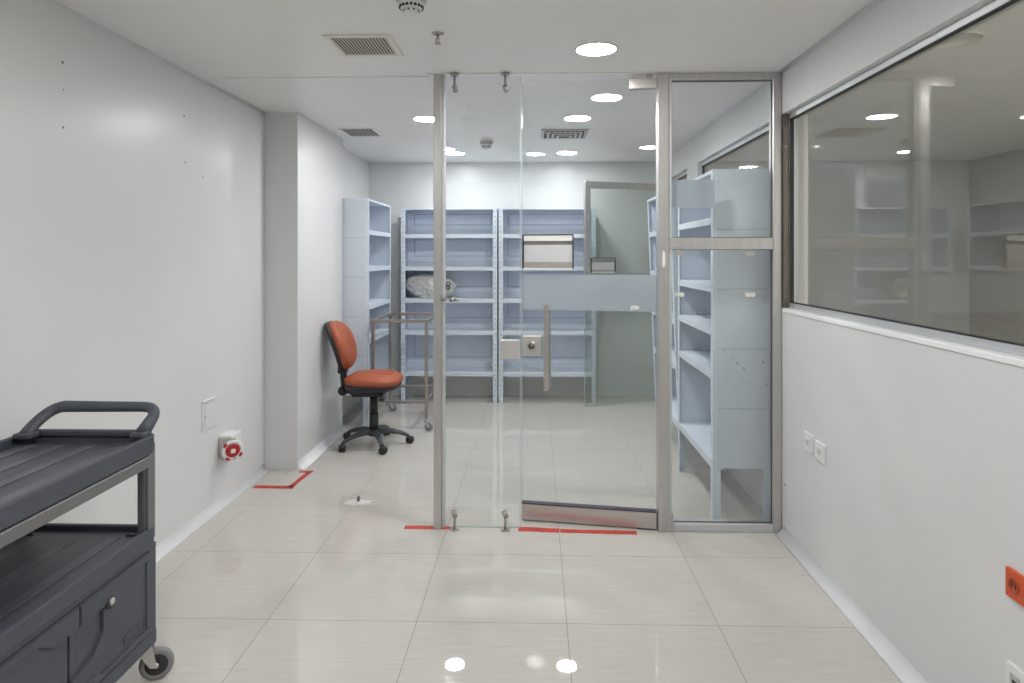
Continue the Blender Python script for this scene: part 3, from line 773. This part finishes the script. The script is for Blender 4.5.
for sx in (-1, 1):
    for sy in (-1, 1):
        b = bm_(); x, y = sx * (cw - .026), sy * (cl - .026)
        box(b, x - .020, x + .020, y - .020, y + .020, .49, .815, .004, 2); box(b, x - .006, x + .006, y - .0225, y + .0225, .49, .81, .001)
        obj('corner_post', b, M_CARTPOST, ct)
# middle shelf on top of the cabinet
b = bm_(); tray(b, .512, .020, .038); ms = obj('middle_shelf', b, M_CART, ct, bevel=.006)
b = bm_()
for x in (-.13, 0, .13): box(b, x - .018, x + .018, -cl + .07, cl - .07, .5135, .5155, .0012)
obj('deck_ribs', b, M_RIBDECK, ms)
b = bm_(); box(b, -cw + .021, cw - .021, -cl + .021, cl - .021, .511, .5135); obj('deck', b, M_CARTDECK, ms)
for x in (cw - .075, -cw + .05):
    b = bm_(); box(b, x, x + .03, cl - .062, cl - .050, .513, .520, .003); obj('post_socket', b, M_BLACK, ms)
# cabinet body and plinth
b = bm_(); box(b, -cw + .014, cw - .014, -cl + .010, cl - .010, 0.14, .476, .006)
for sy in (-1, 1): box(b, cw - .05, cw - .004, sy * (cl - .028) - .024, sy * (cl - .028) + .024, 0.14, .476, .006, 2)
box(b, cw - .03, cw - .003, -cl + .01, cl - .01, .463, .476)
obj('cabinet_body', b, M_CART, ct)
b = bm_(); box(b, -cw + .002, cw - .002, -cl + .002, cl - .002, .130, .186, .008, 2); obj('plinth', b, M_CART, ct)
# doors on the aisle side (+x)
xd = cw - .014
def cdoor(y0, y1, inner, lock):
    """y0<y1; inner = the edge that meets the other door"""
    b = bm_(); z0, z1 = .190, .460
    box(b, xd, xd + .006, y0, y1 if lock else y1 - .030, z0, z1, .001)
    s = 1 if inner == y0 else -1                      # pocket is measured from the inner edge
    P = lambda u, z: (inner + s * u, z)
    W = y1 - y0
    # broad top band and stepped lower field, leaving the handle pocket open
    j = -.026 if lock else .030                       # the joint steps sideways below the top band
    top = [P(0, .400), P(.0, .460), P(W, .460), P(W, .436), P(.150, .432), P(.104, .400)]
    low = [P(j, .190), P(W, .190), P(W, .436), P(.150, .432), P(.104, .400), P(.104, .325), P(.060, .280), P(j, .262)]
    frm = [P(j, .190), P(W, .190), P(W, .212), P(.09, .212), P(.07, .226), P(j, .226)]
    if lock: box(b, xd, xd + .006, inner - .026, inner, .190, .396)
    prism(b, top, (.020, 0, 0), (xd, 0, 0), (0, 1, 0), (0, 0, 1), .003)
    prism(b, low, (.014, 0, 0), (xd, 0, 0), (0, 1, 0), (0, 0, 1), .002)
    prism(b, frm, (.018, 0, 0), (xd, 0, 0), (0, 1, 0), (0, 0, 1), .003)
    rim = [P(W, .212), P(W, .436), P(W - .024, .436), P(W - .024, .212)]
    prism(b, rim, (.018, 0, 0), (xd, 0, 0), (0, 1, 0), (0, 0, 1), .002)
    d = obj('cabinet_door', b, M_CART, ct)
    bb = bm_(); c = P(W - .085, .240); ov = rrect(-.055, .055, -.016, .016, .0155, 5)
    ov2 = rrect(-.051, .051, -.012, .012, .0115, 5)
    n = len(ov)
    V = lambda p, x: bb.verts.new((x, c[0] + p[0], c[1] + p[1]))
    A, B_, A2, B2 = [V(p, xd + .0135) for p in ov], [V(p, xd + .0175) for p in ov], [V(p, xd + .0135) for p in ov2], [V(p, xd + .0175) for p in ov2]
    for j in range(n):
        k = (j + 1) % n
        for q in ((A[j], A[k], B_[k], B_[j]), (A2[k], A2[j], B2[j], B2[k]), (B_[j], B_[k], B2[k], B2[j])): bb.faces.new(q)
    if lock:
        obj('embossed_badge', bb, M_CART, d)
        bb = bm_(); c = P(.128, .405); lathe(bb, [(.018, .012), (.018, .0212), (.0, .0212)], (xd, c[0], c[1] - .004), (1, 0, 0), 20); lr = obj('lock_recess', bb, M_BLACK, d)
        bb = bm_(); c = P(.128, .405); lathe(bb, [(.0105, .020), (.0105, .028), (.008, .030), (0, .030)], (xd, c[0], c[1]), (1, 0, 0), 20); obj('lock', bb, M_ZINC, d, label='chrome key lock')
    else: bb.free()
cdoor(.0, cl - .052, .0, True) if False else None
cdoor(.035, cl - .050, .035, True)
cdoor(-cl + .050, .031, .031, False)
for sx in (-1, 1):
    for sy in (-1, 1):
        x, y = sx * (cw - .045), sy * (cl - .038) + (.022 if (sx, sy) == (1, 1) else 0)
        fx, fy = (x + .040, y + .030) if (sx, sy) == (1, 1) else (x + .01, y + sy * .02)
        axd = Vector((.5, -1, 0)).normalized() if sx == 1 else Vector((1, .2, 0)).normalized(); td = Vector((-axd.y, axd.x, 0)); 
        b = bm_(); box(b, x - .035, x + .035, y - .035, y + .016, .126, .1305); lathe(b, [(.024, .127), (.024, .118), (.0, .118)], (x, y, 0))
        cc = Vector((x, y, 0))
        wc = cc + td * ((.042 if sx == 1 else .03) if td.x > 0 else -.030)
        for s in (-1, 1):
            o_ = cc + axd * s * .018
            dirw = (wc - cc).normalized()
            prism(b, [(-.022, .124), (.030, .124), (.042, .062), (.034, .048), (.022, .052)], axd * s * .003, o_, dirw, (0, 0, 1))
        cyl(b, wc + axd * .024 + Vector((0, 0, .055)), wc - axd * .024 + Vector((0, 0, .055)), .007)
        cs = obj('caster', b, M_ZINC, ct)
        b = bm_(); lathe(b, [(.036, -.012), (.046, -.013), (.0525, -.009), (.054, -.003), (.054, .003), (.0525, .009), (.046, .013), (.036, .012)], wc + Vector((0, 0, .0545)), axd, 32); w = obj('wheel', b, M_TYRE, cs)
        b = bm_(); lathe(b, [(.010, -.015), (.034, -.0135), (.038, -.010), (.038, .010), (.034, .0135), (.010, .015)], wc + Vector((0, 0, .0545)), axd, 28); obj('wheel_hub', b, M_BLACK, w)

# ------------------------------------------------------------------ wall fittings
def plate_on_wall(name, lab, cat, x, nx, y, z, w, h, t=.010, mat=M_WHITEP):
    """empty whose local +x points out of the wall"""
    e = thing(name, lab, cat, (x, y, z), 0 if nx > 0 else PI)
    b = bm_(); box(b, -.001, t, -w / 2, w / 2, -h / 2, h / 2, .003, 2); obj('cover_plate', b, mat, e); return e
e = plate_on_wall('blank_switch_box', 'white painted square box cover low on the left wall above the red socket', 'box cover', XL, 1, 3.62, .560, .15, .165, .006, M_WALL)
b = bm_(); box(b, .006, .009, -.055, .055, -.062, .062, .002); obj('lid', b, M_WALL, e)
b = bm_(); cyl(b, (.009, -.045, 0), (.015, -.045, 0), .007, n=12); obj('screw_cap', b, M_WHITEP, e)
b = bm_(); box(b, .0, .016, -.075, .075, .078, .088, .002); obj('top_edge', b, M_WALL, e)
# red industrial socket
e = thing('industrial_socket', 'red and white industrial power socket on the left wall near the floor', 'socket', (XL, 3.80, .335), 0)
b = bm_(); box(b, -.001, .075, -.06, .07, -.055, .072, .006, 2); obj('back_box', b, M_WHITEP, e)
b = bm_(); box(b, .002, .100, -.066, -.052, -.062, .060, .004); obj('face_plate', b, M_GREYP, e)
sd = Vector((.62, -.78, -.10)).normalized(); sc = Vector((.048, -.022, -.002))
b = bm_(); lathe(b, [(.050, .0), (.052, .046), (.060, .050), (.060, .064), (.040, .066), (.040, .050)], sc, sd, 28); co = obj('collar', b, M_WHITEP, e)
b = bm_(); lathe(b, [(.0395, .03), (.0395, .068), (.034, .072), (.0, .072)], sc, sd, 28); cp = obj('cap', b, M_REDP, e, label='red round cap')
s_, u_ = basis(sd)
b = bm_(); mm = Matrix.Translation(sc + sd * .074) @ Matrix((( s_.x, u_.x, sd.x), (s_.y, u_.y, sd.y), (s_.z, u_.z, sd.z))).to_4x4(); box(b, -.012, .012, -.012, .012, -.004, .004, .002, mat=mm); obj('centre_mark', b, M_WHITEP, cp)
b = bm_()
for a in (40, 215, 300):
    m2 = mm @ Matrix.Rotation(math.radians(a), 4, 'Z'); box(b, .046, .0605, -.012, .012, -.020, -.0065, .001, mat=m2)
obj('red_insert', b, M_REDP, co)
b = bm_(); tube(b, [(.03, -.01, -.054), (.028, -.012, -.085), (.026, -.01, -.10)], .0022, 6); obj('loose_wire', b, M_GREYP, e)

def outlet(y, z, lab, mat, mat2, group=None, w=.078, h=.072):
    e = plate_on_wall('power_outlet', lab, 'outlet', XR, -1, y, z, w, h, .009, mat)
    if group: e['group'] = group
    b = bm_(); box(b, .009, .0115, -w * .30, w * .30, -h * .27, h * .27, .002); ins = obj('insert', b, mat2, e)
    b = bm_()
    for s in (-1, 1): box(b, .0112, .0122, s * .010 - .0018, s * .010 + .0018, -.004, .010)
    cyl(b, (.0112, 0, -.010), (.0122, 0, -.010), .003, n=10); obj('slots', b, M_DARK, ins)
    return e
outlet(3.115, .570, 'left one of two small white outlets low on the right wall', M_WHITEP, M_WHITEP, w=.10, h=.085)
outlet(2.985, .563, 'right one of two small white outlets low on the right wall', M_WHITEP, M_WHITEP, w=.10, h=.085)
e = plate_on_wall('power_outlet', 'orange outlet on the right wall at the edge of the photo', 'outlet', XR, -1, 1.755, .566, .125, .078, .010, M_ORANGEP)
for y in (-.028, .028):
    b = bm_(); lathe(b, [(.020, .010), (.020, .0125), (.016, .0125), (.016, .0105), (0, .0105)], (0, y, 0), (1, 0, 0), 22); ins = obj('receptacle', b, M_ORANGED, e)
    b = bm_(); box(b, .0104, .0115, y - .008, y - .005, -.006, .006); box(b, .0104, .0115, y + .005, y + .008, -.006, .006); obj('slots', b, M_DARK, ins)
e = plate_on_wall('power_outlet', 'white outlet below the orange one at the bottom right corner', 'outlet', XR, -1, 1.75, .312, .13, .08, .010, M_WHITEP)
for y in (-.028, .028):
    b = bm_(); box(b, .010, .012, y - .018, y + .018, -.018, .018, .002); ins = obj('receptacle', b, M_GREYP, e)
    b = bm_(); box(b, .0118, .0128, y - .009, y + .009, -.004, .004); obj('slots', b, M_DARK, ins)

# ------------------------------------------------------------------ floor details
def strip(b, p0, p1, w, z=.0012, n=8, seed=0):
    rnd = random.Random(seed); p0, p1 = Vector((*p0, 0)), Vector((*p1, 0)); d = (p1 - p0); s = Vector((-d.y, d.x, 0)).normalized() * w / 2
    L = [p0 + d * k / n + s * rnd.uniform(.86, 1.06) for k in range(n + 1)]; R = [p0 + d * k / n - s * rnd.uniform(.86, 1.06) for k in range(n + 1)]
    poly = L + R[::-1]
    A = [b.verts.new((q.x, q.y, .0001)) for q in poly]; B = [b.verts.new((q.x, q.y, z)) for q in poly]; m = len(A)
    for j in range(m): b.faces.new((A[j], A[(j + 1) % m], B[(j + 1) % m], B[j]))
    for k in range(n):
        b.faces.new((B[k], B[k + 1], B[m - 2 - k], B[m - 1 - k])); b.faces.new((A[k + 1], A[k], A[m - 1 - k], A[m - 2 - k]))
b = bm_(); strip(b, (-1.765, 4.06), (-1.51, 4.055), .05, seed=1); strip(b, (-1.532, 4.06), (-1.515, 4.345), .036, seed=2); strip(b, (-1.585, 4.35), (-1.49, 4.352), .036, seed=3, n=4)
tag(obj('floor_tape', b, M_TAPE), 'red tape stuck in an L shape on the floor at the foot of the column', 'tape')
b = bm_(); strip(b, (-.70, 3.478), (-.455, 3.474), .046, seed=4, n=6); tag(obj('floor_tape', b, M_TAPE), 'short red tape strip on the floor under the aluminium post', 'tape')
b = bm_(); strip(b, (-.092, 3.470), (.122, 3.452), .055, seed=5); tag(obj('floor_tape', b, M_TAPE), 'red floor tape strip under the free edge of the glass door, left piece', 'tape')
b = bm_(); strip(b, (.128, 3.451), (.525, 3.436), .046, seed=6, n=12); tag(obj('floor_tape', b, M_TAPE), 'longer red floor tape strip in front of the door, right piece', 'tape')

pt = thing('floor_anchor', 'broken anchor stub in a patch of white plaster dust on the floor', 'anchor', (-1.045, 3.835, 0))
b = bm_(); rnd = random.Random(5)
for (rx, ry, ox, oy, zz, n) in ((.075, .045, .0, -.01, .003, 26), (.045, .022, .035, -.035, .006, 20), (.035, .018, -.05, -.03, .004, 16)):
    ring = [(ox + rx * rnd.uniform(.7, 1.2) * math.cos(2 * PI * k / n), oy + ry * rnd.uniform(.7, 1.2) * math.sin(2 * PI * k / n)) for k in range(n)]
    cen = b.verts.new((ox, oy, zz)); R = [b.verts.new((x, y, .0002)) for x, y in ring]
    M_ = [b.verts.new((ox + (x - ox) * .6, oy + (y - oy) * .6, zz * rnd.uniform(.5, 1.2))) for x, y in ring]
    for k in range(n):
        b.faces.new((R[k], R[(k + 1) % n], M_[(k + 1) % n], M_[k])); b.faces.new((M_[k], M_[(k + 1) % n], cen))
for k in range(70):
    a, r_ = rnd.uniform(0, 2 * PI), rnd.gauss(.09, .035); s_ = rnd.uniform(.001, .0035)
    box(b, r_ * math.cos(a) * 1.25 - s_, r_ * math.cos(a) * 1.25 + s_, r_ * math.sin(a) * .8 - s_, r_ * math.sin(a) * .8 + s_, 0, s_)
obj('plaster_dust', b, M_PLASTER, pt)
b = bm_(); cyl(b, (0, .0, 0), (.002, .0, .030), .0085, .008, 12); obj('anchor_stub', b, M_DARKSTEEL, pt)
b = bm_(); lathe(b, [(.006, .0001), (.006, .0035), (.0, .004)], (.355, 2.72, 0), n=10); tag(obj('floor_plug', b, M_DARK), 'tiny dark speck on the floor tiles right of the door', 'debris') if False else b.free()

# ------------------------------------------------------------------ world, camera, view
w = bpy.data.worlds.new('room_world'); bpy.context.scene.world = w; w.use_nodes = True
w.node_tree.nodes['Background'].inputs[0].default_value = (.6, .65, .7, 1); w.node_tree.nodes['Background'].inputs[1].default_value = .05
cam = bpy.data.cameras.new('camera'); co_ = bpy.data.objects.new('camera', cam); C.objects.link(co_)
cam.sensor_width = 36; cam.sensor_fit = 'HORIZONTAL'; cam.lens = 656 / 1024 * 36
cam.shift_x = -7.5 / 1024; cam.shift_y = -86.5 / 1024; cam.clip_start = .05
co_.location = (0, 0, 1.45); co_.rotation_euler = (PI / 2, 0, math.atan(16.5 / 656))
sc_ = bpy.context.scene; sc_.camera = co_
vs = sc_.view_settings; vs.view_transform = 'Standard'; vs.look = 'None'; vs.exposure = 1.06; vs.gamma = 1; vs.use_curve_mapping = False
sc_.cycles.transparent_max_bounces = 24; sc_.cycles.max_bounces = 12; sc_.cycles.diffuse_bounces = 6; sc_.cycles.glossy_bounces = 6; sc_.cycles.transmission_bounces = 8
